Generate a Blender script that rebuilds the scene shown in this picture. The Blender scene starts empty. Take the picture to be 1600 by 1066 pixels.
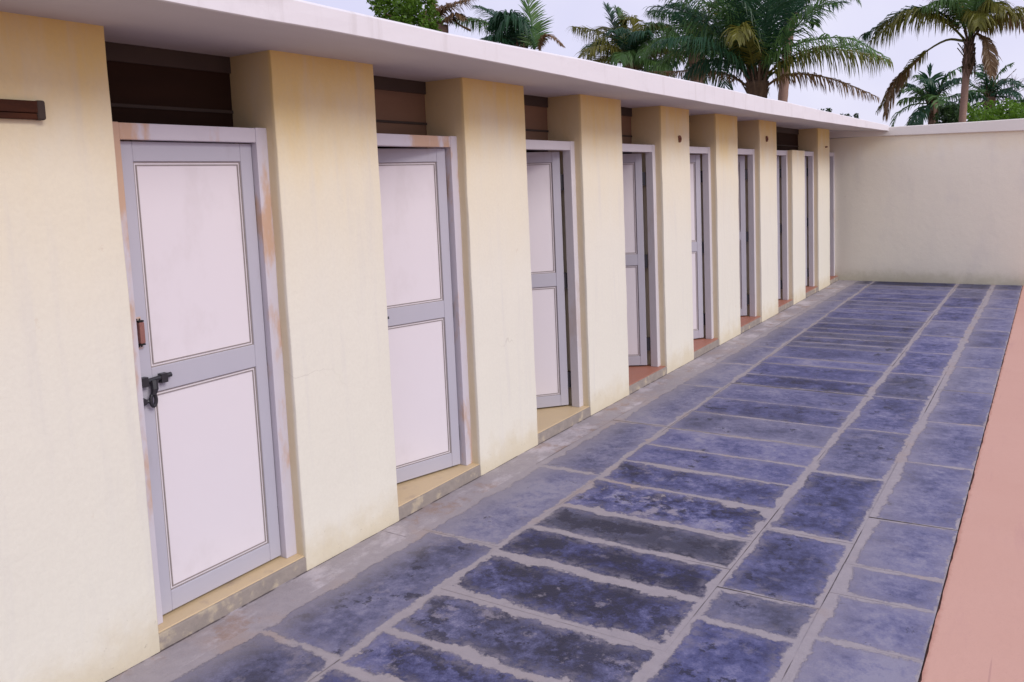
import bpy, bmesh, math, random
from mathutils import Vector, Matrix, noise

# ------------------------------------------------------------------ camera
scene = bpy.context.scene
col = scene.collection
CX, CZ, YAW, PIT, ROL = 2.98818, 1.80757, 0.566651, 0.098124, -0.039342
FPX, PPX, PPY = 1261.66, 847.31, 408.99          # calibrated on the 1600 x 1066 photograph
_f = Vector((-math.sin(YAW)*math.cos(PIT), math.cos(YAW)*math.cos(PIT), -math.sin(PIT)))
_r0 = Vector((math.cos(YAW), math.sin(YAW), 0)); _u0 = _r0.cross(_f)
_r = _r0*math.cos(ROL) + _u0*math.sin(ROL); _u = -_r0*math.sin(ROL) + _u0*math.cos(ROL)
CAM = Vector((CX, 0, CZ))
cd = bpy.data.cameras.new('camera'); cam = bpy.data.objects.new('camera', cd); col.objects.link(cam)
m = Matrix((_r, _u, -_f)).transposed().to_4x4(); m.translation = CAM
cam.matrix_world = m
cd.sensor_fit = 'HORIZONTAL'; cd.sensor_width = 36; cd.lens = FPX/1600*36
cd.shift_x = (800-PPX)/1600; cd.shift_y = (PPY-533)/1600
cd.clip_start = .05; cd.clip_end = 2000
scene.camera = cam

def at(px, py, y):
    d = _f*FPX + _r*(px-PPX) - _u*(py-PPY)
    return CAM + d*(y/d.y)

# ------------------------------------------------------------------ light
SUN_EL, SUN_AZ = math.radians(37), math.radians(-8)     # azimuth measured from +x towards +y
SUN_STRENGTH, SUN_ANGLE, EXPOSURE = 1.5, 26, 0.37
scene.view_settings.view_transform = 'Standard'; scene.view_settings.look = 'None'
scene.view_settings.exposure = EXPOSURE; scene.view_settings.gamma = 1
world = bpy.data.worlds.new('World'); scene.world = world; world.use_nodes = True
nt = world.node_tree; nt.nodes.clear()
N, L = nt.nodes.new, nt.links.new
wo = N('ShaderNodeOutputWorld'); bg = N('ShaderNodeBackground'); bg2 = N('ShaderNodeBackground'); mx = N('ShaderNodeMixShader')
sky = N('ShaderNodeTexSky'); sky.sky_type = 'NISHITA'; sky.sun_disc = False
sky.sun_elevation = SUN_EL; sky.sun_rotation = math.pi/2 - SUN_AZ
bg.inputs[1].default_value = .1
L(sky.outputs[0], bg.inputs[0])
tc = N('ShaderNodeTexCoord'); ns = N('ShaderNodeTexNoise'); ns.inputs['Scale'].default_value = 1.6; ns.inputs['Detail'].default_value = 5
cr = N('ShaderNodeValToRGB')
ns.inputs['Roughness'].default_value = .6
cr.color_ramp.elements[0].position = .38; cr.color_ramp.elements[0].color = (.66, .64, .86, 1)
cr.color_ramp.elements[1].position = .70; cr.color_ramp.elements[1].color = (.84, .815, .95, 1)
L(tc.outputs['Generated'], ns.inputs['Vector']); L(ns.outputs['Fac'], cr.inputs[0]); L(cr.outputs[0], bg2.inputs[0])
bg2.inputs[1].default_value = .86
mx.inputs[0].default_value = .9
L(bg.outputs[0], mx.inputs[1]); L(bg2.outputs[0], mx.inputs[2]); L(mx.outputs[0], wo.inputs[0])
sd = bpy.data.lights.new('sun', 'SUN'); sun = bpy.data.objects.new('sun', sd); col.objects.link(sun)
sd.energy = SUN_STRENGTH; sd.angle = math.radians(SUN_ANGLE); sd.color = (1, .955, .88)
sdir = Vector((math.cos(SUN_EL)*math.cos(SUN_AZ), math.cos(SUN_EL)*math.sin(SUN_AZ), math.sin(SUN_EL)))
sun.rotation_euler = sdir.to_track_quat('Z', 'Y').to_euler(); sun.location = (6, -2, 12)

# ------------------------------------------------------------------ node helpers
class Mat:
    def __init__(s, name, rough=.8, spec=.3):
        s.m = bpy.data.materials.new(name); s.m.use_nodes = True; s.t = s.m.node_tree
        s.p = s.t.nodes['Principled BSDF']; s.p.inputs['Roughness'].default_value = rough
        s.p.inputs['Specular IOR Level'].default_value = spec
        s.tc = s.t.nodes.new('ShaderNodeTexCoord')
    def n(s, t, **k):
        x = s.t.nodes.new(t)
        for a, b in k.items(): setattr(x, a, b)
        return x
    def l(s, a, b): s.t.links.new(a, b)
    def coord(s, scale=(1, 1, 1), loc=(0, 0, 0)):
        mp = s.n('ShaderNodeMapping'); mp.inputs['Scale'].default_value = scale; mp.inputs['Location'].default_value = loc
        s.l(s.tc.outputs['Object'], mp.inputs[0]); return mp.outputs[0]
    def noise(s, scale, detail=4, rough=.55, vec=None, stretch=(1, 1, 1), loc=(0, 0, 0)):
        x = s.n('ShaderNodeTexNoise'); x.inputs['Scale'].default_value = scale; x.inputs['Detail'].default_value = detail
        x.inputs['Roughness'].default_value = rough
        s.l(vec if vec is not None else s.coord(stretch, loc), x.inputs['Vector']); return x.outputs['Fac']
    def val(s, v):
        x = s.n('ShaderNodeValue'); x.outputs[0].default_value = v; return x.outputs[0]
    def math(s, op, a, b=None, c=None, clamp=False):
        x = s.n('ShaderNodeMath', operation=op, use_clamp=clamp)
        for i, v in enumerate((a, b, c)):
            if v is None: continue
            if isinstance(v, (int, float)): x.inputs[i].default_value = v
            else: s.l(v, x.inputs[i])
        return x.outputs[0]
    def ss(s, v, a, b):                                   # smoothstep from a to b
        x = s.n('ShaderNodeMapRange', interpolation_type='SMOOTHSTEP')
        s.l(v, x.inputs[0])
        lo, hi = (a, b) if a < b else (b, a)
        x.inputs[1].default_value = lo; x.inputs[2].default_value = hi
        x.inputs[3].default_value = 0 if a < b else 1; x.inputs[4].default_value = 1 if a < b else 0
        return x.outputs[0]
    def mix(s, f, a, b):
        x = s.n('ShaderNodeMix', data_type='RGBA')
        for i, v in ((0, f), (6, a), (7, b)):
            if isinstance(v, (int, float)): x.inputs[i].default_value = v
            elif isinstance(v, tuple): x.inputs[i].default_value = (*v, 1)
            else: s.l(v, x.inputs[i])
        return x.outputs[2]
    def base(s, c):
        if isinstance(c, tuple): s.p.inputs['Base Color'].default_value = (*c, 1)
        else: s.l(c, s.p.inputs['Base Color'])
    def bump(s, h, strength=.3, dist=.01):
        b = s.n('ShaderNodeBump'); b.inputs['Strength'].default_value = strength; b.inputs['Distance'].default_value = dist
        s.l(h, b.inputs['Height']); s.l(b.outputs[0], s.p.inputs['Normal'])
    def xyz(s):
        x = s.n('ShaderNodeSeparateXYZ'); s.l(s.tc.outputs['Object'], x.inputs[0]); return x.outputs

def plaster(name, far=False):
    a = Mat(name, .85, .2); X, Y, Z = a.xyz()
    ochre, beige, pale = (.76, .55, .19), (.755, .685, .535), (.75, .715, .62)
    big = a.noise(.9, 5); med = a.noise(5, 6, .6, stretch=(1, 1, .35)); fine = a.noise(60, 3)
    streak = a.noise(3, 5, .6, stretch=(1, 4, .3), loc=(3, 1, 2))
    zz = a.math('ADD', Z, a.math('MULTIPLY', a.math('SUBTRACT', med, .5), .5))
    zz = a.math('ADD', zz, a.math('MULTIPLY', a.math('SUBTRACT', big, .5), .5))
    c = a.mix(a.ss(zz, 1.1, 2.1), pale, beige)
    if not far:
        yel = a.ss(zz, 1.84, 2.46)  # colour turns yellower towards the top of the wall
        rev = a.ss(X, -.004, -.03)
        c = a.mix(a.math('MULTIPLY', yel, .92), c, ochre)
        c = a.mix(a.math('MULTIPLY', rev, a.math('ADD', a.math('MULTIPLY', med, .5), .45)), c, (.60, .475, .285))  # door reveals browner: recess shade put into the colour, with unfaded paint
    else:
        c = a.mix(a.ss(zz, 1.9, 2.3), (.83, .785, .66), (.80, .72, .55))
    # grey washed patches and streaks
    g = a.math('MULTIPLY', a.ss(streak, .5, .72), .22)
    c = a.mix(g, c, (.60, .57, .56))
    # scuffs with their own outline
    sc = a.math('MULTIPLY', a.ss(a.noise(7, 6, .7, loc=(7, 3, 1)), .66, .76), .4)
    c = a.mix(sc, c, (.52, .38, .27))
    # splash dirt at the foot of the wall
    zb = a.math('ADD', Z, a.math('MULTIPLY', a.math('SUBTRACT', a.noise(6, 6, .65, loc=(1, 9, 4)), .5), .35 if not far else .3))
    c = a.mix(a.math('MULTIPLY', a.ss(zb, .24, .0), .5), c, (.56, .46, .27) if not far else (.45, .42, .25))
    c = a.mix(a.math('MULTIPLY', a.ss(a.noise(45, 5, .7), .62, .72), a.math('MULTIPLY', a.ss(zb, .3, .0), .5)), c, (.22, .19, .14))
    c = a.mix(a.math('MULTIPLY', a.ss(fine, .3, .8), .08), c, (.45, .40, .34))
    a.base(c)
    # hairline cracks
    wv = a.n('ShaderNodeTexVoronoi', feature='DISTANCE_TO_EDGE'); wv.inputs['Scale'].default_value = .9
    dv = a.n('ShaderNodeVectorMath', operation='ADD'); nv = a.n('ShaderNodeTexNoise'); nv.inputs['Scale'].default_value = 5; nv.inputs['Detail'].default_value = 6
    a.l(a.tc.outputs['Object'], nv.inputs['Vector']); sv = a.n('ShaderNodeVectorMath', operation='SCALE'); sv.inputs['Scale'].default_value = .22
    a.l(nv.outputs['Color'], sv.inputs[0]); a.l(a.tc.outputs['Object'], dv.inputs[0]); a.l(sv.outputs[0], dv.inputs[1]); a.l(dv.outputs[0], wv.inputs['Vector'])
    crk = a.math('MULTIPLY', a.ss(wv.outputs['Distance'], .004, .001), a.ss(a.noise(1.1, 3, .5, loc=(9, 1, 5)), .64, .72))
    c = a.mix(a.math('MULTIPLY', crk, .22), c, (.30, .25, .2)); a.base(c)
    hgt = a.math('ADD', a.math('MULTIPLY', fine, .35), a.math('MULTIPLY', a.noise(14, 4), 1.0))
    hgt = a.math('ADD', hgt, a.math('MULTIPLY', a.noise(3.2, 5, .55, stretch=(1, 1, .7)), 3.0))
    a.bump(hgt, .30, .007)
    return a.m

def speck(name, c1, c2, rough=.7, scale=3, spec=.3, stain=None, samt=.6, thr=(.58, .7), bump=.1, stretch=(1, 1, 1), sst=(1, 1, .35), ssc=4.5):
    a = Mat(name, rough, spec)
    c = a.mix(a.noise(scale, 6, .6, stretch=stretch), c1, c2)
    if stain:
        c = a.mix(a.math('MULTIPLY', a.ss(a.noise(ssc, 6, .6, stretch=sst, loc=(2, 5, 8)), *thr), samt), c, stain)
    a.base(c)
    if bump: a.bump(a.noise(40, 4), bump, .004)
    return a.m

M = {}
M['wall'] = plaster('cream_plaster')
M['far_wall'] = plaster('boundary_plaster', True)
def slab_mat():
    a = Mat('white_roof_paint', .8, .2)
    c = a.mix(a.noise(2, 6, .6, stretch=(1, .4, 2)), (.68, .65, .69), (.74, .715, .745))
    c = a.mix(a.math('MULTIPLY', a.ss(a.noise(3, 7, .65, stretch=(.5, 1, 1), loc=(4, 4, 4)), .55, .75), .3), c, (.5, .46, .48))
    c = a.mix(a.math('MULTIPLY', a.ss(a.noise(2.6, 6, .65, stretch=(.3, 3.5, .35), loc=(1, 3, 2)), .54, .70), .28), c, (.48, .44, .43))
    c = a.mix(a.math('MULTIPLY', a.ss(a.noise(26, 6, .7), .64, .72), .25), c, (.42, .38, .38))
    a.base(c); a.bump(a.math('ADD', a.noise(18, 5), a.math('MULTIPLY', a.noise(3, 3), 2)), .2, .006); return a.m
M['slab'] = slab_mat()
M['soffit'] = speck('soffit_grey', (.60, .57, .56), (.50, .465, .45), .85, 2.2, stretch=(2, .6, 1))  # underside given a greyer colour than the roof edge
M['coping'] = speck('coping_paint', (.79, .76, .71), (.72, .68, .62), .8, 2.5)
M['frame'] = speck('frame_paint', (.60, .565, .63), (.53, .49, .54), .6, 5, stain=(.52, .30, .15), samt=.75, thr=(.50, .62))
M['clean_frame'] = speck('clean_frame_paint', (.64, .605, .63), (.57, .535, .56), .6, 5, stain=(.48, .36, .27), samt=.35, thr=(.58, .68))
M['stile'] = speck('grey_blue_stile', (.42, .405, .47), (.48, .46, .52), .45, 3, .4, stain=(.3, .27, .27), samt=.35, thr=(.6, .75), bump=.04)
M['panel'] = speck('lilac_white_panel', (.70, .645, .685), (.745, .69, .72), .4, 1.5, .4, stain=(.48, .42, .41), samt=.16, thr=(.52, .68), bump=.06, ssc=3.2, sst=(1, 1.3, .8))
M['bead'] = speck('brown_bead', (.24, .20, .19), (.34, .30, .30), .6, 30)
M['black_iron'] = speck('black_iron', (.012, .012, .018), (.03, .028, .035), .4, 40, .5)
M['rust'] = speck('rusty_plate', (.20, .07, .07), (.32, .16, .13), .6, 60)
M['hole'] = speck('dark_screw', (.01, .01, .01), (.02, .02, .02), .9)
M['step'] = speck('step_concrete', (.38, .325, .28), (.20, .175, .165), .9, 14, stain=(.55, .46, .32), samt=.6, thr=(.52, .66), bump=.9, sst=(1, 1, 1), ssc=9)
M['tan_tile'] = speck('tan_tile', (.64, .485, .28), (.56, .44, .29), .5, 6, .4, stain=(.33, .25, .22), samt=.5)
M['red_tile'] = speck('red_tile', (.42, .17, .11), (.36, .16, .12), .5, 8, .4)
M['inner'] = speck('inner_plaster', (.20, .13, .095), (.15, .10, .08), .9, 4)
M['batten'] = speck('dark_batten', (.05, .035, .03), (.07, .05, .04), .8, 8)
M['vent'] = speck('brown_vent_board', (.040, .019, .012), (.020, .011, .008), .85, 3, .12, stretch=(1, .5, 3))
M['vent_brown'] = speck('light_brown_vent_board', (.25, .145, .09), (.15, .09, .062), .7, 3, .2, stretch=(1, .5, 3))  # lighter brown board used above most doors
M['wood'] = speck('burnt_wood', (.010, .005, .006), (.11, .035, .014), .75, 22, .15, stretch=(1, .25, 1), bump=.6)
M['peg'] = speck('brown_peg', (.28, .12, .07), (.16, .07, .05), .8, 30)
M['soil'] = speck('soil', (.14, .055, .045), (.20, .11, .085), .95, 8)
M['ground'] = speck('sandy_ground', (.30, .24, .18), (.20, .18, .11), .95, .6)

def terracotta():
    a = Mat('terracotta_floor', .75, .25); X, Y, Z = a.xyz()
    c = a.mix(a.noise(1.3, 6, .6), (.54, .31, .245), (.60, .365, .30))
    c = a.mix(a.math('MULTIPLY', a.ss(a.noise(2.2, 7, .65, stretch=(4, .5, 1)), .55, .8), .35), c, (.40, .20, .22))
    c = a.mix(a.math('MULTIPLY', a.ss(a.noise(50, 4, .7), .62, .8), .25), c, (.65, .45, .40))
    c = a.mix(a.math('MULTIPLY', a.ss(a.math('ADD', X, a.math('MULTIPLY', a.noise(12, 5, .7), .04)), 2.66, 2.635), .6), c, (.36, .15, .11))
    scr = a.math('MULTIPLY', a.ss(a.noise(9, 4, .5, stretch=(6, .12, 1), loc=(4, 2, 0)), .70, .74), .35)
    c = a.mix(scr, c, (.33, .17, .17))
    c = a.mix(a.math('MULTIPLY', a.ss(a.noise(140, 3, .6), .64, .74), .5), c, (.36, .22, .19))
    a.base(c); a.bump(a.noise(30, 8, .7), .5, .005); return a.m
M['terracotta'] = terracotta()

def paving_mat():
    a = Mat('slate_paving', .62, .35)
    def uv(n):
        x = a.n('ShaderNodeUVMap', uv_map=n); y = a.n('ShaderNodeSeparateXYZ'); a.l(x.outputs[0], y.inputs[0]); return y.outputs[0], y.outputs[1]
    l_, r_ = uv('side'); n_, f_ = uv('ends'); t_, s_ = uv('tone'); sh, gy = uv('seed')
    l0, r0 = uv('rawside'); n0, f0 = uv('rawends')
    lf = a.math('SUBTRACT', l_, a.math('MULTIPLY', gy, a.math('MULTIPLY', a.noise(3.5, 7, .65, loc=(6, 6, 1)), .22)))
    edge = a.math('MINIMUM', a.math('MINIMUM', lf, r_), a.math('MINIMUM', n_, f_))
    raw = a.math('MINIMUM', a.math('MINIMUM', l0, r0), a.math('MINIMUM', n0, f0))
    cx = a.n('ShaderNodeCombineXYZ'); a.l(sh, cx.inputs[2])
    va = a.n('ShaderNodeVectorMath', operation='ADD'); a.l(a.tc.outputs['Object'], va.inputs[0]); a.l(cx.outputs[0], va.inputs[1])
    v = va.outputs[0]
    nb = a.noise(5, 8, .66, v); nf = a.noise(22, 8, .7, v); nl = a.noise(2.2, 6, .6, v); ng = a.noise(110, 4, .7, v)
    # ragged mortar smeared over the slab edges
    e = a.math('ADD', edge, a.math('MULTIPLY', a.math('SUBTRACT', nf, .5), .055))
    e = a.math('ADD', e, a.math('MULTIPLY', a.math('SUBTRACT', a.noise(75, 5, .7, v), .5), .028))
    e = a.math('ADD', e, a.math('MULTIPLY', a.math('SUBTRACT', nl, .5), .05))
    e = a.math('SUBTRACT', e, a.math('MULTIPLY', a.math('MAXIMUM', a.math('SUBTRACT', nb, .47), 0), a.math('MULTIPLY', s_, .34)))
    stone = a.ss(e, -.006, .009)
    halo = a.ss(e, .085, .01)
    # slab colour: navy-black blotches through slate blue to chalky lilac
    k = a.math('ADD', a.math('MULTIPLY', a.math('SUBTRACT', nb, .5), 1.35), a.math('MULTIPLY', a.math('SUBTRACT', nf, .5), 1.25))
    k = a.math('ADD', k, a.math('ADD', a.math('MULTIPLY', a.math('SUBTRACT', nl, .5), 1.0), a.math('MULTIPLY', a.math('SUBTRACT', ng, .5), .5)))
    k = a.math('MULTIPLY', k, a.math('ADD', a.math('MULTIPLY', s_, .85), .75))
    k = a.math('ADD', k, t_, clamp=True)                       # 0 chalky .. 1 dark
    r = a.n('ShaderNodeValToRGB'); el = r.color_ramp.elements
    el[0].position = 0; el[0].color = (.26, .25, .345, 1)
    el[1].position = 1; el[1].color = (.018, .018, .05, 1)
    for p_, c_ in ((.25, (.165, .165, .30)), (.5, (.084, .090, .215)), (.75, (.038, .042, .12))):
        q = el.new(p_); q.color = (*c_, 1)
    a.l(k, r.inputs[0])
    gv = a.math('FRACT', a.math('MULTIPLY', sh, 7.31))
    gy2 = a.math('MAXIMUM', gy, a.math('MULTIPLY', a.math('MULTIPLY', gv, gv), .55))
    slabc = a.mix(gy2, r.outputs[0], a.mix(k, (.25, .24, .29), (.075, .076, .115)))
    # black algae flecks
    slabc = a.mix(a.math('MULTIPLY', a.ss(a.math('ADD', a.noise(6, 10, .76, loc=(3, 7, 0)), a.math('MULTIPLY', t_, .17)), .66, .70), .85), slabc, (.022, .022, .045))
    mort = a.mix(a.noise(16, 8, .72), (.395, .355, .38), (.255, .232, .26))
    mort = a.mix(a.math('MULTIPLY', a.ss(a.noise(2.5, 6, .6, loc=(5, 2, 1)), .52, .7), .5), mort, (.36, .27, .225))
    strip = a.ss(s_, 1.2, 1.8)
    mort = a.mix(a.math('MULTIPLY', strip, a.math('MULTIPLY', a.ss(a.noise(4.2, 8, .7, stretch=(1, .6, 1), loc=(2, 8, 3)), .48, .64), .75)), mort, (.52, .475, .52))
    mort = a.mix(a.math('MULTIPLY', strip, a.math('MULTIPLY', a.ss(a.noise(3.1, 8, .72, loc=(7, 1, 6)), .54, .66), .6)), mort, (.29, .19, .14))
    mort = a.mix(a.math('MULTIPLY', a.ss(a.noise(70, 4, .7), .6, .75), .4), mort, (.15, .13, .145))
    c = a.mix(a.math('MULTIPLY', a.math('MULTIPLY', halo, a.ss(nf, .40, .62)), .55), slabc, (.26, .24, .31))
    pale = a.math('MULTIPLY', a.ss(a.noise(6.5, 9, .72, v), .555, .64), a.math('MULTIPLY', s_, .85, clamp=True))
    c = a.mix(a.math('MULTIPLY', a.math('MULTIPLY', a.ss(lf, .24, .0), gy), 1.5, clamp=True), c, (.25, .23, .265))
    c = a.mix(pale, c, (.27, .245, .30))
    c = a.mix(stone, mort, c)
    # hairline cracks running in stretches of the joints
    cr_ = a.math('MULTIPLY', a.ss(a.math('ADD', raw, a.math('MULTIPLY', nf, .006)), .0065, .003), a.math('MAXIMUM', a.ss(a.noise(1.3, 3, .5, loc=(8, 8, 8)), .52, .6), a.math('MULTIPLY', a.ss(s_, 1.2, 1.8), a.ss(a.noise(7, 5, .6), .40, .52))))
    c = a.mix(a.math('MULTIPLY', cr_, .8), c, (.06, .045, .045))
    a.base(c)
    rr = a.math('ADD', a.math('MULTIPLY', k, -.18), .72); a.l(rr, a.p.inputs['Roughness'])
    h = a.math('ADD', a.math('MULTIPLY', stone, .55), a.math('ADD', a.math('MULTIPLY', nf, .7), a.math('MULTIPLY', ng, .35))); h = a.math('SUBTRACT', h, a.math('MULTIPLY', cr_, .8))
    a.bump(h, .6, .009); return a.m
M['paving'] = paving_mat()

def leaf_mat(name, c1, c2, tr=.42, rough=.4):
    a = Mat(name, rough, .4)
    oi = a.n('ShaderNodeObjectInfo')
    c = a.mix(a.noise(1.7, 4, .6), c1, c2)
    c = a.mix(a.math('MULTIPLY', oi.outputs['Random'], .35), c, tuple(x*.45 for x in c1))
    a.base(c)
    t = a.n('ShaderNodeBsdfTranslucent'); a.l(c, t.inputs[0])
    mx = a.n('ShaderNodeMixShader'); mx.inputs[0].default_value = tr
    a.l(a.p.outputs[0], mx.inputs[1]); a.l(t.outputs[0], mx.inputs[2])
    a.l(mx.outputs[0], a.t.nodes['Material Output'].inputs[0]); return a.m
M['green'] = leaf_mat('palm_green', (.055, .17, .075), (.16, .25, .045))
M['deep'] = leaf_mat('palm_deep_green', (.02, .085, .055), (.05, .12, .045))
M['olive'] = leaf_mat('palm_olive', (.25, .21, .03), (.13, .17, .035))
M['dry'] = leaf_mat('palm_dry', (.28, .16, .075), (.18, .12, .06))
M['bush'] = leaf_mat('bush_green', (.09, .20, .02), (.18, .32, .035))
M['bushdark'] = leaf_mat('bush_dark', (.03, .07, .02), (.06, .11, .03))
M['bark'] = speck('palm_bark', (.34, .21, .16), (.22, .14, .12), .9, 6, stretch=(1, 1, 5), bump=.8)
M['boot'] = speck('palm_boot', (.05, .03, .022), (.14, .085, .05), .9, 10, bump=.8)
M['twig'] = speck('bare_twig', (.22, .18, .22), (.30, .25, .30), .9, 6)

# ------------------------------------------------------------------ object helpers
def tag(o, label=None, cat=None, group=None, kind=None):
    for k, v in (('label', label), ('category', cat), ('group', group), ('kind', kind)):
        if v: o[k] = v
    return o
def empty(name, loc=(0, 0, 0), rz=0):
    o = bpy.data.objects.new(name, None); col.objects.link(o); o.location = loc; o.rotation_euler = (0, 0, rz)
    o.empty_display_size = .2; return o
def link(name, me, mat, parent=None, smooth=False):
    o = bpy.data.objects.new(name, me); col.objects.link(o)
    if mat is not None: me.materials.append(mat)
    if parent is not None: o.parent = parent
    if smooth:
        for p in me.polygons: p.use_smooth = True
    return o
def from_bm(name, bm, mat, parent=None, smooth=False):
    me = bpy.data.meshes.new(name); bm.to_mesh(me); bm.free(); return link(name, me, mat, parent, smooth)
def box(bm, x0, x1, y0, y1, z0, z1):
    r = bmesh.ops.create_cube(bm, size=1)
    for v in r['verts']:
        v.co = Vector((x0+(v.co.x+.5)*(x1-x0), y0+(v.co.y+.5)*(y1-y0), z0+(v.co.z+.5)*(z1-z0)))
    return r['verts']
def bevel_all(bm, w=.004, seg=2):
    bmesh.ops.bevel(bm, geom=list(bm.edges), offset=w, segments=seg, profile=.6, affect='EDGES', clamp_overlap=True)
def bbox(name, dims, mat, parent=None, w=.004, seg=2):
    bm = bmesh.new()
    for d in (dims if isinstance(dims[0], (tuple, list)) else [dims]): box(bm, *d)
    if w: bevel_all(bm, w, seg)
    return from_bm(name, bm, mat, parent)
def tube(bm, pts, rad, seg=8, cap=True):
    pts = [Vector(p) for p in pts]; rings = []
    rad = rad if isinstance(rad, (list, tuple)) else [rad]*len(pts)
    for i, p in enumerate(pts):
        t = (pts[min(i+1, len(pts)-1)]-pts[max(i-1, 0)]).normalized()
        a = t.orthogonal().normalized() if i == 0 else (a0 - t*a0.dot(t)).normalized()
        a0 = a; b = t.cross(a)
        rings.append([bm.verts.new(p+(a*math.cos(2*math.pi*k/seg)+b*math.sin(2*math.pi*k/seg))*rad[i]) for k in range(seg)])
    for A, B in zip(rings, rings[1:]):
        for k in range(seg): bm.faces.new((A[k], A[(k+1) % seg], B[(k+1) % seg], B[k]))
    if cap:
        bm.faces.new(rings[0][::-1]); bm.faces.new(rings[-1])

def masonry(name, x0, x1, y0, y1, z0, z1, mat, parent=None, cell=.12, amp=.0035, bev=.006, hold=()):
    """hand-plastered block: rounded arrises, slightly uneven faces"""
    bm = bmesh.new(); box(bm, x0, x1, y0, y1, z0, z1)
    bmesh.ops.bevel(bm, geom=list(bm.edges), offset=bev, segments=3, profile=.5, affect='EDGES')
    for ax, (a, b) in enumerate(((x0, x1), (y0, y1), (z0, z1))):
        n = int((b-a)/cell); nv = Vector((0, 0, 0)); nv[ax] = 1
        for i in range(1, n):
            co = Vector((0, 0, 0)); co[ax] = a+(b-a)*i/n
            bmesh.ops.bisect_plane(bm, geom=bm.verts[:]+bm.edges[:]+bm.faces[:], plane_co=co, plane_no=nv)
    for v in bm.verts:
        p = v.co
        d = noise.noise_vector(p*3.1)*amp + noise.noise_vector(p*11)*amp*.6
        v.co = p+d
    return from_bm(name, bm, mat, parent, True)

# ------------------------------------------------------------------ ground
bm = bmesh.new()
R = 600
bm.faces.new([bm.verts.new(p) for p in ((-R, -R, -.06), (R, -R, -.06), (R, R, -.06), (-R, R, -.06))])
tag(from_bm('ground', bm, M['ground']), 'sandy ground stretching away behind the low building and walls', 'ground', kind='structure')

YW = 13.826                                              # face of the boundary wall
JB, JC = 1.762, 2.198
def ja(y): return .675-.0115*(y-3.1)
def jc(y): return JC+.003*(y-3)
def lm(y): return .17+.006*y
EDGE = 2.615
rng = random.Random(11)
wide_y = [-1.0, -.45, .1, .55, .95, 1.32, 1.68, 2.03, 2.31, 2.68, 3.10, 3.42, 3.75, 4.18, 4.55, 4.90, 5.30, 5.76, 6.20, 6.70, 7.09, 7.57, 7.86, 8.42, 8.66, 8.96, 9.24, 9.51, 9.855, 10.22, 10.68, 11.0, 11.34, 11.69, 12.01, 12.48, 13.0, 13.4, YW+.1]
c1_y = [-1.1, 0, 1.0, 2.04, 3.12, 4.22, 5.29, 6.49, 7.4, 8.25, 9.42, 10.5, 11.6, 12.6, 13.38, YW+.1]
c3_y = [-1.1, -.3, .6, 1.4, 2.2, 2.99, 3.27, 3.95, 4.88, 5.82, 6.75, 7.6, 8.54, 9.45, 10.4, 11.49, 12.36, 13.3, YW+.1]
c4_y = [-1.1, -.2, .7, 1.5, 2.3, 3.07, 3.45, 3.75, 4.33, 5.27, 6.21, 7.15, 8.05, 8.98, 9.92, 10.79, 11.55, 12.44, 13.3, YW+.1]
dark = {2.31: (.80, .8), 2.68: (.84, .75), 3.10: (.90, .45), 3.42: (.93, .3), 3.75: (.66, 1.1), 2.03: (.72, .7), 4.18: (.62, .5), 1.68: (.6, .5), 4.55: (.42, .25),
        4.90: (.30, .3), 5.30: (.45, .2), 5.76: (.58, .15), 6.20: (.38, .2), 6.70: (.68, .3), 7.09: (.5, .1), 8.42: (.62, .05), 8.66: (.66, .05), 8.96: (.68, .05), 9.24: (.66, .05), 9.51: (.7, .05), 9.855: (.62, .05)}
bm = bmesh.new()
U = {k: bm.loops.layers.uv.new(k) for k in ('side', 'ends', 'rawside', 'rawends', 'tone', 'seed')}
def paving_column(xl, xr, ys, hl, hr, he, tones, skew, grey=0):
    for i, (y0, y1) in enumerate(zip(ys, ys[1:])):
        tone, smear = tones(y0, i)
        sd_ = rng.uniform(0, 60); hs = he*(1.15 if y0 < 4 else .6 if y0 < 7 else .5); he0 = hs*rng.uniform(.6, 1.3); he1 = hs*rng.uniform(.6, 1.3)
        ns_ = max(1, int((y1-y0)/.6)); tz = [rng.uniform(-.0016, .0016) for _ in range(3)] if hl != 1 else [0, 0, 0]
        for q in range(ns_):
            a, b = y0+(y1-y0)*q/ns_, y0+(y1-y0)*(q+1)/ns_
            vs = []
            for (s, y) in ((0, a), (1, a), (1, b), (0, b)):
                x = (xl(y), xr(y))[s]; vs.append((x, y+skew*(s-.5), s, y))
            f = bm.faces.new([bm.verts.new((x, y, tz[0]+tz[1]*(s-.5)+tz[2]*(yy-y0)/(y1-y0))) for x, y, s, yy in vs])
            w = xr(a)-xl(a)
            for lp, (x, y, s, yy) in zip(f.loops, vs):
                lp[U['side']].uv = (s*w-hl, (1-s)*w-hr); lp[U['rawside']].uv = (s*w-(.024 if hl == 1 else 0), (1-s)*w+(.1 if hl == 1 else 0))
                lp[U['ends']].uv = (yy-y0-he0, y1-yy-he1); lp[U['rawends']].uv = (yy-y0, y1-yy)
                lp[U['tone']].uv = (tone, smear); lp[U['seed']].uv = (sd_, grey)
def t1(y, i): return (.8, .1) if y > 13 else (.30+rng.uniform(-.1, .1) if y > 2.1 else .62, .45)
def t2(y, i): return (.85, .05) if y > 13.2 else dark.get(y, (rng.uniform(.35, .6), .1))
def t3(y, i): return (.8, .1) if y > 13 else (.62 if y < 4.5 else rng.uniform(.35, .6), .35)
def t4(y, i): return (.7, .1) if y > 13 else (rng.uniform(.2, .42) if y < 4.5 else rng.uniform(.25, .6), .3)
paving_column(lambda y: -.02, lambda y: lm(y), [-1.1, 1, 3, 5, 7, 9, 11, YW+.1], 1, 1, 1, lambda y, i: (.3, 2.0), 0)  # mortar fillet along the wall
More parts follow.
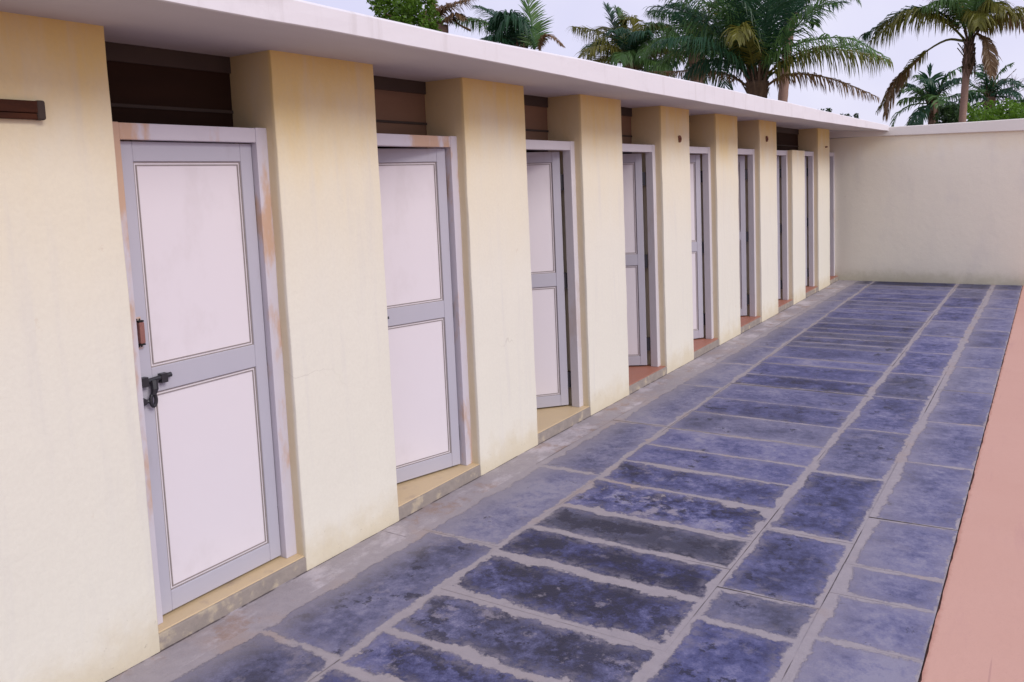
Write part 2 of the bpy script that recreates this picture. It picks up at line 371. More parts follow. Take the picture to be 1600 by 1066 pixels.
paving_column(lm, ja, c1_y, .010, .012, .013, t1, .02, .4)
paving_column(ja, lambda y: JB, wide_y, .014, .022, .015, t2, .03)
paving_column(lambda y: JB, jc, c3_y, .020, .017, .014, t3, .02)
paving_column(jc, lambda y: EDGE, c4_y, .017, .0, .012, t4, .03, .22)
pv = from_bm('pavement', bm, M['paving'])
tag(pv, 'blue grey slate paving laid in four rows with pale mortar joints', 'pavement', kind='structure')
bm = bmesh.new(); box(bm, EDGE, EDGE+.016, -1.1, YW+.1, -.05, -.008)
tag(from_bm('pavement_edge', bm, M['soil']), 'thin dark gap between slate paving and pink floor', 'pavement edge', kind='structure')
bm = bmesh.new()
n = 400; ys = [-6+(YW+6.1)*i/n for i in range(n+1)]
ex = [EDGE+.006+.006*noise.noise(Vector((0, y*4, 3)))+.007*noise.noise(Vector((0, y*17, 3))) for y in ys]
va = [bm.verts.new((e, y, -.001)) for e, y in zip(ex, ys)]; vb = [bm.verts.new((14, y, -.001)) for y in ys]
vc = [bm.verts.new((e, y, -.04)) for e, y in zip(ex, ys)]
for i in range(n):
    bm.faces.new((va[i], vb[i], vb[i+1], va[i+1])); bm.faces.new((vc[i], va[i], va[i+1], vc[i+1]))
tag(from_bm('courtyard_floor', bm, M['terracotta']), 'pink terracotta coloured cement floor right of the slate paving', 'courtyard floor', kind='structure')

# ------------------------------------------------------------------ the toilet block
block = empty('washroom_block')
tag(block, 'long low cream washroom block with a row of narrow doors under a white flat roof', 'building')
H, TW = 2.446, .30
PY = [1.739, 2.492, 3.144, 3.891, 4.555, 5.312, 5.985, 6.769, 7.432, 8.162, 8.847, 9.646, 10.342, 11.069, 11.707, 12.478, 13.203, YW]
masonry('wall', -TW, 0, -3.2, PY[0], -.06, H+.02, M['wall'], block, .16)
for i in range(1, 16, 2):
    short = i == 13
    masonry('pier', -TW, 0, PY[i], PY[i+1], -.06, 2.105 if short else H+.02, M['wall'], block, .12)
masonry('back_wall', -1.75, -1.6, -3.2, YW, -.06, H+.02, M['inner'], block, .8)
for i in range(1, 16, 2):
    yc = (PY[i]+PY[i+1])/2
    if i != 13:
        bbox('partition', (-1.6, -TW-.002, yc-.05, yc+.05, -.05, H+.01), M['inner'], block, 0)
bbox('partition', (-1.6, -TW-.002, .9, 1.0, -.05, H+.01), M['inner'], block, 0)
bbox('partition', (-1.6, -TW-.05, YW-.1, YW-.002, -.05, H+.01), M['inner'], block, 0)
bbox('room_floor', (-1.6, -TW-.004, .9, YW-.01, -.05, .05), M['red_tile'], block, 0)
bbox('ceiling_shade_strip', (-1.595, -1.52, .9, YW-.01, 2.30, H-.002), M['batten'], block, 0)  # dark strip added to stand for the shadowed gap under the ceiling
bbox('wall_batten', (-1.595, -1.55, .9, YW-.01, 2.07, 2.10), M['batten'], block, 0)

# roof slab: hand-cast edge that sags a little and swings out at the far end
def interp(t, y):
    for (a, va_), (b, vb_) in zip(t, t[1:]):
        if y <= b:
            s = max(0, min(1, (y-a)/(b-a))); s = s*s*(3-2*s) if False else s
            return va_+(vb_-va_)*s
    return t[-1][1]
OX = [(-4, .488), (8.3, .49), (11, .60), (YW, .77)]
ZB = [(-4, 2.450), (2.7, 2.450), (3.7, 2.441), (5.3, 2.422), (8.35, 2.413), (11, 2.404), (YW, 2.393)]
ZT = [(-4, 2.558), (2.3, 2.555), (3.2, 2.548), (4.4, 2.562), (6.5, 2.578), (9, 2.572), (11.5, 2.53), (YW, 2.485)]
bm = bmesh.new(); rows = []
ns_ = 110
for i in range(ns_+1):
    y = -3.4+(YW-.036+3.4)*i/ns_
    w1 = .003*noise.noise(Vector((y*2.3, 0, 0)))+.0015*noise.noise(Vector((y*9, 0, 0)))
    w2 = .003*noise.noise(Vector((y*2.1, 5, 0)))+.0015*noise.noise(Vector((y*8, 5, 0)))
    o, zb, zt = interp(OX, y), interp(ZB, y), interp(ZT, y)
    prof = [(-2.0, H), (-.35, H), (0.0, H), (o*.5, H+(zb-H)*.5), (o-.004, zb+w1), (o, zb+w1+.004), (o+w1, (zb+zt)/2), (o, zt+w2-.012), (o-.014, zt+w2), (-2.0, 2.56)]
    rows.append([bm.verts.new((x, y, z)) for x, z in prof])
for A, B in zip(rows, rows[1:]):
    for k in range(len(A)): bm.faces.new((A[k], A[(k+1) % len(A)], B[(k+1) % len(A)], B[k]))
bm.faces.new(rows[0]); bm.faces.new(rows[-1][::-1])
bmesh.ops.recalc_face_normals(bm, faces=bm.faces)
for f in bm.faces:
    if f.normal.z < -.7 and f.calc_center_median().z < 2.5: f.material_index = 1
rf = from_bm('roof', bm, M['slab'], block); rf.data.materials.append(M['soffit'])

# dark board with two rails closing the opening above each door
def ventilator(y0, y1):
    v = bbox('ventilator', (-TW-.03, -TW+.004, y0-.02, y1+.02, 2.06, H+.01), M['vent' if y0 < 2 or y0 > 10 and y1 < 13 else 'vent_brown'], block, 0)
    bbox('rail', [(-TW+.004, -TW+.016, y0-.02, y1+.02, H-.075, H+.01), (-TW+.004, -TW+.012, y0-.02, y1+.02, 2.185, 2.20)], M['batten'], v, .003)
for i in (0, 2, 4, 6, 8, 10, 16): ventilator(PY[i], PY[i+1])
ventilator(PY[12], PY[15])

# doors ----------------------------------------------------------------
FW, FX0, FX1, FT, FB = .06, -.135, -.065, 2.103, 2.036    # frame
SZ = .072                                                 # step height
TH = .034
leaf_cache = {}
def rail_leaf(w):
    """stiles and rails in the hinge frame: hinge line at the origin, leaf runs to -y, front face at +x"""
    bm = bmesh.new(); z0, z1 = SZ+.012, FB-.004
    s = .062
    box(bm, 0, TH, -w, -w+s, z0, z1); box(bm, 0, TH, -s, 0, z0, z1)
    for a, b in ((z0, z0+.085), (1.015, 1.118), (z1-.08, z1)): box(bm, .0005, TH-.0005, -w+s, -s, a, b)
    bevel_all(bm, .0025, 1); return bm
def doorway(i, angle, tan, kind):
    y0, y1 = PY[i], PY[i+1]
    # frame
    fr = bbox('door_frame', [(FX0, FX1, y0-.01, y0+FW, SZ, FT), (FX0, FX1, y1-FW, y1+.004, SZ, FT), (FX0+.002, FX1-.002, y0+FW, y1-FW, FB, FT-.002)], M['frame' if i < 4 else 'clean_frame'], block, .004)
    # step
    st = bbox('doorstep', (-TW, -.004, y0-.008, y1+.008, -.05, SZ-.005), M['step'], block, .005)
    bbox('tile', (-TW-.05, -.016, y0-.006, y1+.006, SZ-.014, SZ), M['tan_tile' if tan else 'red_tile'], st, .003)
    # leaf
    w = (y1-y0)-2*FW-.006
    d = from_bm('door', rail_leaf(w), M['stile'], block)
    gap = angle > 25
    d.location = (FX0+.002-.05*gap, y1-FW-.003+.02*gap, 0); d.rotation_euler = (0, 0, -math.radians(angle))
    z0, z1 = SZ+.012, FB-.004; s = .062
    for a, b in ((z0+.085, 1.015), (1.118, z1-.08)):
        bbox('panel', (.008, TH-.010, -w+s, -s, a, b), M['panel'], d, .001, 1)
        q = .012; bx_ = []
        for t0, t1_, wd in ((.0, .0035, 0), (q, q+.0035, 0)):
            y_a, y_b, z_a, z_b = -w+s+t0, -s-t0, a+t0, b-t0
            g = .0045
            bx_ += [(TH-.0135, TH-.006, y_a, y_a+g, z_a, z_b), (TH-.0135, TH-.006, y_b-g, y_b, z_a, z_b), (TH-.013, TH-.0065, y_a+g, y_b-g, z_a, z_a+g), (TH-.013, TH-.0065, y_a+g, y_b-g, z_b-g, z_b)]
        bbox('bead', bx_, M['bead'], d, 0)
    # hinges on the far jamb
    for hz in (.28, 1.05, 1.80):
        bm = bmesh.new(); tube(bm, [(-.003, .004, hz-.05), (-.003, .004, hz+.05)], .009, 8)
        box(bm, -.001, .030, .0003, .0025, hz-.045, hz+.045)
        if angle > 25: box(bm, TH*.1, TH*.95, .0005, .030, hz-.06, hz+.06)
        from_bm('hinge', bm, M['black_iron'], d)
    return d, w
angles = [0, 17, 43, 60, 33, 55, 47, 42, 60]
doors = [doorway(2*i, angles[i], i < 3, i) for i in range(9)]

# sliding bolt with hasp and the rusty latch plate on the nearest door
d0, w0 = doors[0]
Y0 = -w0
bm = bmesh.new()
bz_ = 1.066
tube(bm, [(TH+.014, Y0-.035, bz_), (TH+.014, Y0+.135, bz_+.012)], .0105, 10)
for yy in (Y0+.016, Y0+.10):
    box(bm, TH, TH+.026, yy-.014, yy+.014, bz_-.014, bz_+.024)
from_bm('bolt', bm, M['black_iron'], d0)
bm = bmesh.new()
tube(bm, [(TH+.018, Y0+.055, bz_+.004), (TH+.026, Y0+.052, bz_-.03), (TH+.026, Y0+.045, bz_-.052)], [.017, .015, .011], 8)
# slotted eye
pts = [(TH+.024, Y0+.044+.0115*math.cos(a), bz_-.074+.025*math.sin(a)) for a in [math.pi/2+2*math.pi*k/16 for k in range(17)]]
tube(bm, pts, .0075, 8, False)
tube(bm, [(TH, Y0+.008, bz_-.075), (TH+.024, Y0+.008, bz_-.075)], [.017, .013], 10)
tube(bm, [(TH+.014, Y0+.008, bz_-.075), (TH+.02, Y0+.036, bz_-.075)], .008, 8)
from_bm('hasp', bm, M['black_iron'], d0)
bm = bmesh.new()
box(bm, TH, TH+.003, Y0+.010, Y0+.034, 1.205, 1.335); bevel_all(bm, .001, 1)
from_bm('latch_plate', bm, M['frame'], d0)
bm = bmesh.new(); box(bm, TH+.003, TH+.026, Y0+.012, Y0+.034, 1.228, 1.315); bevel_all(bm, .006, 2)
lt = from_bm('latch', bm, M['rust'], d0)
bm = bmesh.new()
for z in (1.216, 1.325):
    for y in (Y0+.016, Y0+.027): tube(bm, [(TH+.002, y, z), (TH+.0045, y, z)], .0035, 8)
box(bm, TH+.003, TH+.024, Y0+.011, Y0+.033, 1.2215, 1.2275); box(bm, TH+.003, TH+.024, Y0+.011, Y0+.033, 1.3155, 1.3215)
from_bm('screw', bm, M['hole'], d0)
d1, w1 = doors[1]
bm = bmesh.new(); tube(bm, [(TH+.014, -w1-.02, 1.065), (TH+.014, -w1+.168, 1.07)], .0075, 8)
for yy in (.016, .135): box(bm, TH, TH+.026, -w1+yy-.012, -w1+yy+.012, 1.05, 1.088)
from_bm('bolt', bm, M['black_iron'], d1)

# small pipe ends and pegs left in three piers
def peg(y, z, r, l, ring):
    bm = bmesh.new()
    if ring:
        pts = [(.008, y+r*math.cos(a), z+r*math.sin(a)) for a in [-2.3+4.9*k/14 for k in range(15)]]
        tube(bm, pts, r*.42, 8)
        tube(bm, [(-.01, y, z), (.003, y, z)], r*.9, 12)
    else:
        tube(bm, [(-.01, y, z), (l, y, z-.005)], [r, r*.8], 10)
    from_bm('pipe_end', bm, M['peg'], block, True)
peg(7.17, 2.160, .024, .02, True); peg(9.90, 2.225, .026, .02, True)
bm = bmesh.new(); tube(bm, [(.012, 12.90, 2.172), (.012, 12.99, 2.176)], .012, 8); from_bm('pipe_end', bm, M['peg'], block, True)

# ------------------------------------------------------------------ dark wooden bar on the nearest wall
root = empty('wooden_bar', (0, 1.30, 2.09))
tag(root, 'short dark brown wooden bar fixed high on the cream wall left of the nearest door', 'wooden bar')
bm = bmesh.new()
for a, b, xo in ((.0, .0205, .026), (.022, .063, .030)):
    box(bm, 0, xo, -.55, .185, a, b)
bevel_all(bm, .004, 2)
from_bm('rail', bm, M['wood'], root)
bm = bmesh.new(); box(bm, -.002, .034, .158, .186, -.002, .066); bevel_all(bm, .010, 3); from_bm('end_cap', bm, M['batten'], root)

# ------------------------------------------------------------------ boundary wall
bw = empty('boundary_wall', (0, YW, 0))
tag(bw, 'plain cream boundary wall with a white coping closing off the far end of the paving', 'wall')
o = masonry('wall_body', -2.0, 11, 0, .2, -.06, 2.33, M['far_wall'], bw, .35, .004, .01)
bm = bmesh.new(); rows = []
n = 70
for i in range(n+1):
    x = -2.0+13*i/n
    zt = 2.455; zb = 2.335-.021*max(0, min(2.8, x))
    w1 = .004*noise.noise(Vector((x*1.7, 2, 7))); w2 = .003*noise.noise(Vector((x*2.2, 8, 7)))
    prof = [(.21, zb), (-.028, zb+w2), (-.034, zb+w2+.008), (-.034, zt+w1-.01), (-.026, zt+w1), (.21, zt+.01)]
    rows.append([bm.verts.new((x, y, z)) for y, z in prof])
for A, B in zip(rows, rows[1:]):
    for k in range(len(A)): bm.faces.new((A[k], A[(k+1) % len(A)], B[(k+1) % len(A)], B[k]))
bm.faces.new(rows[0]); bm.faces.new(rows[-1][::-1]); bmesh.ops.recalc_face_normals(bm, faces=bm.faces)
from_bm('coping', bm, M['coping'], bw)

# ------------------------------------------------------------------ palms
rnd = random.Random(5)
def catmull(P, n):
    P = [2*P[0]-P[1]]+P+[2*P[-1]-P[-2]]; out = []
    segs = len(P)-3
    for j in range(n+1):
        t = j/n*segs; i = min(int(t), segs-1); t -= i
        a, b, c, d = P[i:i+4]
        out.append(.5*((2*b)+(c-a)*t+(2*a-5*b+4*c-d)*t*t+(3*b-a-3*c+d)*t**3))
    return out
def frond_mesh(path, leaf, rachis=.03, hang=.5, npair=46, lw=.045, bare=.14, ragged=.12):
    """one pinnate leaf: a tapering midrib and two rows of narrow leaflets that hang from it"""
    bm = bmesh.new()
    n = len(path)-1
    tube(bm, path, [rachis*(1-.85*i/n) for i in range(n+1)], 5)
    up = Vector((0, 0, 1))
    for k in range(npair):
        t = bare+(1-bare)*(k+.5)/npair
        f = t*n; i = min(int(f), n-1); p = path[i].lerp(path[i+1], f-i)
        tg = (path[min(i+1, n)]-path[max(i, 0)]).normalized()
        side = tg.cross(up)
        if side.length < .1: side = tg.orthogonal()
        side.normalize(); nrm = side.cross(tg)
        u = (t-bare)/(1-bare)
        ln = leaf*(.45+.75*math.sin(math.pi*min(1, .12+u*.80)))*(1-.35*u**3)
        for s in (-1, 1):
            if rnd.random() < ragged: continue
            l = ln*rnd.uniform(.75, 1.1)
            d = (side*s*rnd.uniform(.75, 1.0)+tg*(.35+.75*u)+nrm*rnd.uniform(.05, .35)).normalized()
            h = hang*rnd.uniform(.6, 1.3)
            m1 = p+d*l*.42-up*h*l*.10
            d2 = (d*(1-.6*h)-up*h*1.15).normalized()
            m2 = m1+d2*l*.32; d3 = (d2*.7-up*h*.7).normalized(); e = m2+d3*l*.30
            ax = (tg - d*tg.dot(d))
            ax = ax.normalized() if ax.length > .05 else nrm
            ax = (ax+nrm*rnd.uniform(-.5, .5)).normalized()
            wv = ax*lw*.5
            v = [bm.verts.new(q) for q in (p-wv*.5, p+wv*.5, m1+wv, m1-wv, m2+wv*.75, m2-wv*.75, e)]
            bm.faces.new((v[0], v[1], v[2], v[3])); bm.faces.new((v[3], v[2], v[4], v[5])); bm.faces.new((v[5], v[4], v[6]))
    return bm
def arch(c, az, e0, ln, droop, n=14):
    p = Vector(c); out = [p.copy()]; e = e0
    for i in range(n):
        st = ln/n; d = Vector((math.cos(az)*math.cos(e), math.sin(az)*math.cos(e), math.sin(e)))
        p = p+d*st; out.append(p.copy()); e -= droop/n*(.5+1.0*i/n)
    return out
def palm(label, c, trunk_r, custom=(), crown=16, ln=3.6, leaf=.75, elev=(85, -5), mats=('green', 'deep', 'green', 'olive'), lw=.034, npair=84, base_off=(0, 0), boots=True, seed=1, droop=(1.3, 2.0), trunk_mat='bark', bulge=1.6, azr=None):
    global rnd
    rnd = random.Random(seed)
    c = Vector(c)
    root = empty('palm_tree', (c.x+base_off[0], c.y+base_off[1], -.06)); b0 = Vector(root.location)
    tag(root, label, 'palm tree', 'coconut palms behind the building and the boundary wall')
    top = c-b0
    bm = bmesh.new(); pts, rad = [], []
    for i in range(41):
        t = i/40
        p = Vector((top.x*t**1.6, top.y*t**1.6, top.z*t)); pts.append(p)
        rad.append(trunk_r*(1.35-.35*min(1, t*3))*(1+.05*(i % 2))*(1 if t < .9 else 1+(bulge-1)*(t-.9)/.1*.5))
    tube(bm, pts, rad, 12); from_bm('trunk', bm, M[trunk_mat], root, True)
    if boots:
        bm = bmesh.new()
        for k in range(40):
            a = k*2.4; z = -.55+.65*k/40; r = trunk_r*.8*(1-.5*k/40)
            p0 = top+Vector((math.cos(a)*r, math.sin(a)*r, z)); o = Vector((math.cos(a), math.sin(a), 0)); w_ = Vector((-o.y, o.x, 0))
            q = rnd.uniform(.25, .75)*(trunk_r/.2)**.5; ou = rnd.uniform(.12, .5)*q
            tube(bm, [p0-Vector((0, 0, .12)), p0+o*ou*.3+Vector((0, 0, q*.5)), p0+o*ou+Vector((0, 0, q))], [trunk_r*.30, trunk_r*.17, .012], 6)
            for g_ in range(2):                           # torn fibre hanging between the leaf bases
                h_ = rnd.uniform(.15, .5); e_ = p0+o*rnd.uniform(.04, .16)-Vector((0, 0, h_)); t_ = p0+o*.05+w_*rnd.uniform(-.1, .1)
                bm.faces.new([bm.verts.new(x_) for x_ in (t_-w_*.03, t_+w_*.03, e_)])
        from_bm('leaf_base', bm, M['boot'], root, True)
    for (pts, mt, lf, hg, rg, *ba) in custom:
        path = catmull([Vector(p)-b0 for p in pts], 16)
        from_bm('frond', frond_mesh(path, lf, .035, hg, npair, lw, ba[0] if ba else .12, rg), M[mt], root)
    for k in range(crown):
        u = k/max(1, crown-1)
        az = k*2.39996+rnd.uniform(-.3, .3)
        if azr: az = rnd.uniform(*azr)
        e0 = math.radians(elev[0]+(elev[1]-elev[0])*u+rnd.uniform(-8, 8))
        l = ln*rnd.uniform(.8, 1.1)
        path = arch(top+Vector((math.cos(az), math.sin(az), 0))*trunk_r*.6, az, e0, l, rnd.uniform(*droop))
        from_bm('frond', frond_mesh(path, leaf, .032, rnd.uniform(.3, .95), npair, lw, .14, rnd.uniform(.05, .32)), M[rnd.choice(mats)], root)
    return root
def I(pts, y, dy=0.):
    n = len(pts)-1
    return [at(px, py, y+dy*i/n) for i, (px, py) in enumerate(pts)]

# big palm behind the middle of the roof
YA = 20
palm('largest coconut palm behind the roof, dark fronds upright, olive ones arching right', at(1183, 128, YA), .22, [
    (I([(1190, 118), (1218, 84), (1262, 64), (1325, 60), (1382, 88)], YA, -.6), 'green', .8, .75, .1),
    (I([(1192, 122), (1222, 98), (1268, 77), (1330, 80), (1385, 92)], YA, .4), 'olive', .95, 1.0, .05),
    (I([(1193, 138), (1225, 118), (1270, 117), (1320, 130), (1368, 150)], YA, .3), 'dry', .6, .9, .1),
    (I([(1170, 118), (1140, 72), (1095, 42), (1050, 46), (1008, 82)], YA, -1.0), 'green', .95, .8, .1),
    (I([(1168, 120), (1140, 84), (1105, 68), (1060, 78), (1020, 108)], YA, -.3), 'green', .9, .8, .1),
    (I([(1172, 138), (1140, 118), (1098, 110), (1060, 112), (1015, 112)], YA, .4), 'dry', .55, .6, .1),
    (I([(1176, 128), (1150, 100), (1120, 95), (1090, 100), (1065, 125)], YA, -.8), 'deep', .8, .9, .1),
    (I([(1182, 118), (1178, 60), (1182, 0), (1190, -60)], YA, -.5), 'deep', .75, .25, .05),
    (I([(1188, 116), (1200, 60), (1212, 0), (1222, -60)], YA, .3), 'green', .8, .25, .05),
    (I([(1190, 116), (1215, 66), (1236, 20), (1252, -30)], YA, .8), 'deep', .75, .3, .05),
    (I([(1178, 116), (1155, 60), (1128, 10), (1090, -40)], YA, .6), 'deep', .85, .4, .05),
    (I([(1178, 118), (1150, 70), (1110, 28), (1050, 4)], YA, 1.2), 'deep', .9, .6, .05),
    (I([(1178, 118), (1160, 70), (1140, 20), (1120, -40)], YA, -1), 'green', .9, .4, .05),
    (I([(1185, 118), (1192, 62), (1200, 10), (1204, -50)], YA, -1.2), 'deep', .9, .3, .05),
    (I([(1176, 120), (1150, 48), (1100, 2), (1040, -12)], YA, -1.2), 'green', .9, .5, .05),
    (I([(1180, 120), (1172, 82), (1155, 42), (1150, 62)], YA, -1.6), 'olive', .6, .7, .05),
], crown=9, ln=3.1, leaf=.75, elev=(88, 40), seed=3, droop=(.7, 1.4), trunk_mat='boot', mats=('deep', 'green', 'deep'))
# palm whose trunk shows right of the largest one
palm('thin brown palm trunk rising just right of the largest palm', at(1236, 20, 28), .16, [], crown=12, ln=2.4, leaf=.6, elev=(85, 20), mats=('deep', 'green'), base_off=(-.55, 0), boots=False, seed=8)
# palm between the left frond group and the largest palm
palm('bushy olive green palm crown just above the roof edge, left of the largest palm', at(985, 100, 24), .2, [
    (I([(985, 98), (960, 62), (930, 48), (897, 42)], 24), 'olive', .9, .7, .1),
    (I([(980, 98), (966, 60), (955, 30), (948, 10)], 24), 'deep', .5, .2, .1),
    (I([(985, 96), (974, 60), (968, 30), (964, 14)], 24), 'green', .45, .2, .1),
    (I([(985, 98), (955, 72), (938, 66), (920, 90)], 24, -.5), 'olive', .9, .9, .05),
    (I([(990, 95), (990, 50), (985, 30), (975, 34)], 24), 'olive', .8, .6, .05),
    (I([(992, 95), (1010, 55), (1030, 40), (1050, 50)], 24), 'green', .8, .7, .05),
], crown=14, ln=2.0, leaf=.75, elev=(80, 5), mats=('olive', 'green', 'deep', 'olive'), seed=13)
palm('dense dark palm directly behind the left fronds of the largest palm', at(1088, 84, 25), .2, [
    (I([(1085, 84), (1050, 78), (1020, 84), (1000, 104)], 25), 'dry', .6, .7, .2),
    (I([(1090, 80), (1085, 40), (1075, 5), (1060, -30)], 25), 'deep', .9, .4, .05),
    (I([(1086, 80), (1068, 40), (1045, 20), (1015, 18)], 25), 'green', .9, .7, .05),
], crown=15, ln=2.6, leaf=.75, elev=(85, -5), mats=('deep', 'green', 'deep', 'olive'), seed=21)
# palm seen over the roof at upper left
palm('dark green palm low behind the roof with one tall upright blade-like frond', at(815, 92, 18), .18, [
    (I([(835, 90), (832, 50), (826, 10), (815, -40)], 18), 'green', .55, .15, .03),
    (I([(800, 84), (775, 46), (748, 32), (712, 32)], 18), 'green', .75, .6, .05),
    (I([(805, 84), (790, 45), (770, 22), (748, 10)], 18, .6), 'deep', .6, .4, .05),
    (I([(812, 84), (800, 42), (790, 25), (768, 40)], 18, -.5), 'deep', .7, .7, .05),
    (I([(815, 84), (815, 45), (800, 22), (775, 30)], 18, .8), 'deep', .7, .7, .05),
    (I([(818, 88), (812, 50), (796, 34), (770, 60)], 18, -.8), 'deep', .8, .8, .05),
    (I([(840, 92), (848, 62), (860, 56), (880, 72)], 18), 'dry', .25, .5, .4),
], crown=5, ln=1.4, leaf=.6, elev=(60, 10), mats=('deep', 'green'), seed=31, azr=(2.0, 4.2))
# palm at the right with the visible pink-brown trunk
YF = 22
palm('tall coconut palm at the right with a bare pinkish trunk rising behind the boundary wall', at(1514, 66, YF), .08, [
    (I([(1500, 45), (1465, 25), (1428, 19), (1400, 34), (1362, 62)], YF, -.4), 'olive', .85, .95, .12),
    (I([(1498, 40), (1455, 14), (1410, 18), (1370, 45), (1350, 55)], YF, .5), 'deep', .6, .7, .25),
    (I([(1505, 64), (1478, 63), (1440, 86), (1405, 122), (1372, 172)], YF, .3), 'olive', .5, 1.1, .15, .42),
    (I([(1440, 88), (1420, 108), (1398, 132), (1384, 180)], YF, .2), 'dry', .5, 1.2, .1, .3),
    (I([(1522, 48), (1545, 34), (1575, 20), (1612, 12), (1650, 30)], YF), 'olive', .7, .9, .15),
    (I([(1526, 52), (1540, 62), (1546, 88), (1550, 118)], YF, -.3), 'dry', .35, .6, .1),
    (I([(1505, 40), (1500, 10), (1480, -20), (1440, -30)], YF), 'olive', .7, .8, .1),
    (I([(1518, 40), (1530, 8), (1545, -20), (1580, -30)], YF, .4), 'green', .7, .8, .1),
    (I([(1512, 42), (1512, 5), (1516, -40)], YF, .5), 'green', .7, .4, .1),
    (I([(1508, 44), (1490, 12), (1470, 2), (1445, 10)], YF, -.6), 'green', .6, .8, .1),
    (I([(1520, 44), (1540, 15), (1555, 5), (1570, 15)], YF, -.5), 'olive', .6, .8, .1),
    (I([(1514, 44), (1520, 20), (1530, 22), (1528, 40)], YF, -.9), 'olive', .5, .7, .1),
], crown=5, ln=2.2, leaf=.65, elev=(85, 50), mats=('olive', 'green', 'dry'), base_off=(-.22, 0), seed=41)
palm('small dark palm with stiff upright centre leaves just left of the pinkish trunk', at(1458, 162, 36), .18, [
    (I([(1456, 160), (1452, 130), (1456, 106)], 36), 'deep', .7, .2, .05),
    (I([(1459, 160), (1470, 135), (1482, 116)], 36), 'deep', .6, .3, .05),
    (I([(1455, 162), (1436, 142), (1418, 132), (1405, 148)], 36), 'deep', .6, .6, .2),
], crown=18, ln=1.9, leaf=.55, elev=(85, -25), mats=('deep', 'deep', 'green'), lw=.07, npair=30, seed=51)
palm('dark palm right of the pinkish trunk, thin fronds spreading over green bushes', at(1546, 152, 38), .18, [
    (I([(1546, 150), (1540, 125), (1532, 104)], 38), 'deep', .5, .3, .1),
    (I([(1546, 150), (1552, 125), (1560, 96)], 38), 'green', .6, .3, .05),
    (I([(1548, 150), (1566, 130), (1588, 108)], 38), 'dry', .15, .3, .3),
    (I([(1550, 152), (1570, 140), (1590, 146), (1596, 168)], 38), 'deep', .5, .7, .2),
], crown=15, ln=1.9, leaf=.5, elev=(85, -15), mats=('deep', 'green', 'deep'), lw=.06, npair=30, seed=61)

# ------------------------------------------------------------------ broadleaf trees, bushes
def bush(name, label, cat, c, rx, ry, rz, n, mat, leaf=.09, trunk=True, seed=1, group=None, skip=.46, stem_mat='boot', drop=.8):
    r = random.Random(seed); c = Vector(c)-Vector((0, 0, drop)); rz += drop; n = int(n*1.9)
    root = empty(name, (c[0], c[1], -.06)); tag(root, label, cat, group); top = Vector(c)-Vector(root.location)
    if trunk:
        bm = bmesh.new()
        tube(bm, [(0, 0, 0), (.05, .03, top.z*.5), (0, 0, top.z*.85)], [.16, .12, .08], 8)
        for k in range(7):
            a = k*.9; tube(bm, [(0, 0, top.z*(.55+.04*k)), (math.cos(a)*rx*.4, math.sin(a)*ry*.4, top.z+(-.2+.1*k)*rz), (math.cos(a)*rx*.75, math.sin(a)*ry*.75, top.z+rz*.35)], [.06, .04, .012], 6)
        from_bm('trunk', bm, M[stem_mat], root, True)
    bm = bmesh.new(); cnt = 0
    while cnt < n:
        v = Vector((r.uniform(-1, 1), r.uniform(-1, 1), r.uniform(-1, 1)))
        wob = 1+.7*noise.noise(v*1.7+Vector((seed, 0, 0)))
        if v.length > wob or v.length < .45*wob*r.random(): continue
        if noise.noise(v*3.3+Vector((seed*3.1, 2, 1)))*.5+.5 < skip: continue
        p = top+Vector((v.x*rx, v.y*ry, v.z*rz))
        q = Vector((r.gauss(0, 1), r.gauss(0, 1), r.gauss(0, 1)+.6)).normalized(); a = q.orthogonal().normalized(); b = q.cross(a)
        an = r.uniform(0, 6.28); a, b = a*math.cos(an)+b*math.sin(an), b*math.cos(an)-a*math.sin(an)
        l = leaf*r.uniform(.7, 1.4)
        bm.faces.new([bm.verts.new(p+x) for x in (-a*l, b*l*.45, a*l, -b*l*.45)]); cnt += 1
    from_bm('crown' if trunk else 'foliage', bm, M[mat], root); return root
p = at(628, 4, 16); bush('leafy_tree', 'bright green leafy tree peeping over the roof at the far left of the greenery', 'tree', p, 1.05, .9, .62, 5200, 'bush', .06, seed=3)
p = at(672, 10, 17.5)
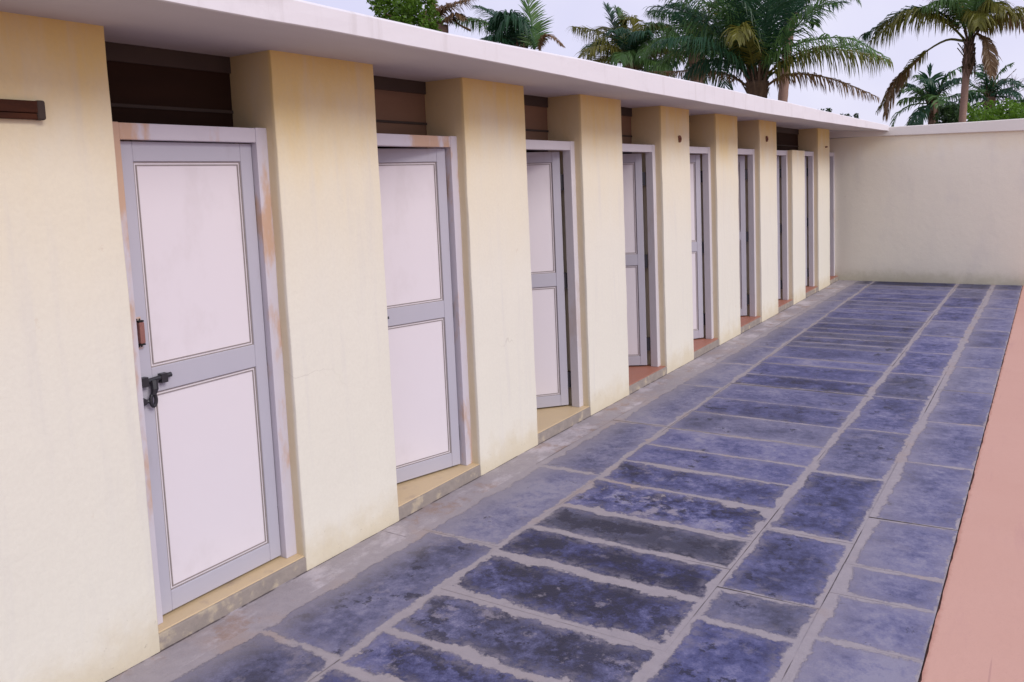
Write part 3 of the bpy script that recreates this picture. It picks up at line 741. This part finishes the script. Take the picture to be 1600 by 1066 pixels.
palm('pale brown palm frond crown showing between the leafy tree and the dark palm', at(690, 40, 17.5), .14, [
    (I([(685, 36), (692, 15), (715, 5), (745, -6)], 17.5), 'dry', .4, .6, .1),
    (I([(678, 36), (676, 12), (668, -8), (660, -25)], 17.5), 'dry', .3, .3, .1),
    (I([(735, 48), (714, 36), (704, 18), (697, 4)], 17.5), 'dry', .08, .3, .5),
    (I([(688, 38), (700, 30), (715, 22), (725, 28)], 17.5), 'dry', .35, .7, .2),
], crown=4, ln=.9, leaf=.4, elev=(60, 20), mats=('dry', 'olive'), boots=False, seed=71, azr=(2.4, 4.0))
g = 'leafy bushes beyond the boundary wall'
for (px, py, y, rx, rz, mt, sd_, lab) in [
    (1556, 184, 30, .95, .55, 'bush', 5, 'bright green leafy bush just right of the pinkish palm trunk'),
    (1588, 178, 31, .55, .34, 'bush', 6, 'lighter green bush at the right end above the boundary wall'),
    (1602, 178, 33, .5, .5, 'bushdark', 7, 'dark green bush at the right edge above the boundary wall'),
    (1485, 186, 32, .5, .5, 'bushdark', 8, 'dull olive bush left of the pinkish palm trunk above the boundary wall'),
    (1288, 181, 34, .5, .26, 'bushdark', 9, 'small leafy tuft above the roof edge under the dry brown frond'),
    (1322, 187, 35, .5, .22, 'bushdark', 10, 'smallest leafy tuft peeping over the roof towards its far end')]:
    bush('leafy_bush', lab, 'bush', at(px, py, y), rx, rx, rz, 2600 if rx > .45 else 1400, mt, .075, True, sd_, g, drop=.7 if rz > .3 else 1.0)
# bare tree far right
r = random.Random(9); c = at(1588, 140, 46); root = empty('bare_tree', (c.x, c.y, -.06))
tag(root, 'pale leafless tree of fine twigs in the distance at the right edge', 'tree')
bm = bmesh.new()
def twig(p, d, l, rad, k):
    q = p+d*l; tube(bm, [p, p.lerp(q, .5)+Vector((r.uniform(-1, 1), r.uniform(-1, 1), r.uniform(-1, 1)))*l*.06, q], [rad, rad*.8, rad*.6], 5)
    if k:
        for _ in range(3 if k > 1 else 4):
            twig(q.lerp(p, r.uniform(0, .4)), (d+Vector((r.gauss(0, .5), r.gauss(0, .5), r.gauss(.05, .4)))).normalized(), l*r.uniform(.6, .8), rad*.6, k-1)
twig(Vector((0, 0, 0)), Vector((.03, 0, 1)), 2.8, .11, 5)
from_bm('branches', bm, M['twig'], root)
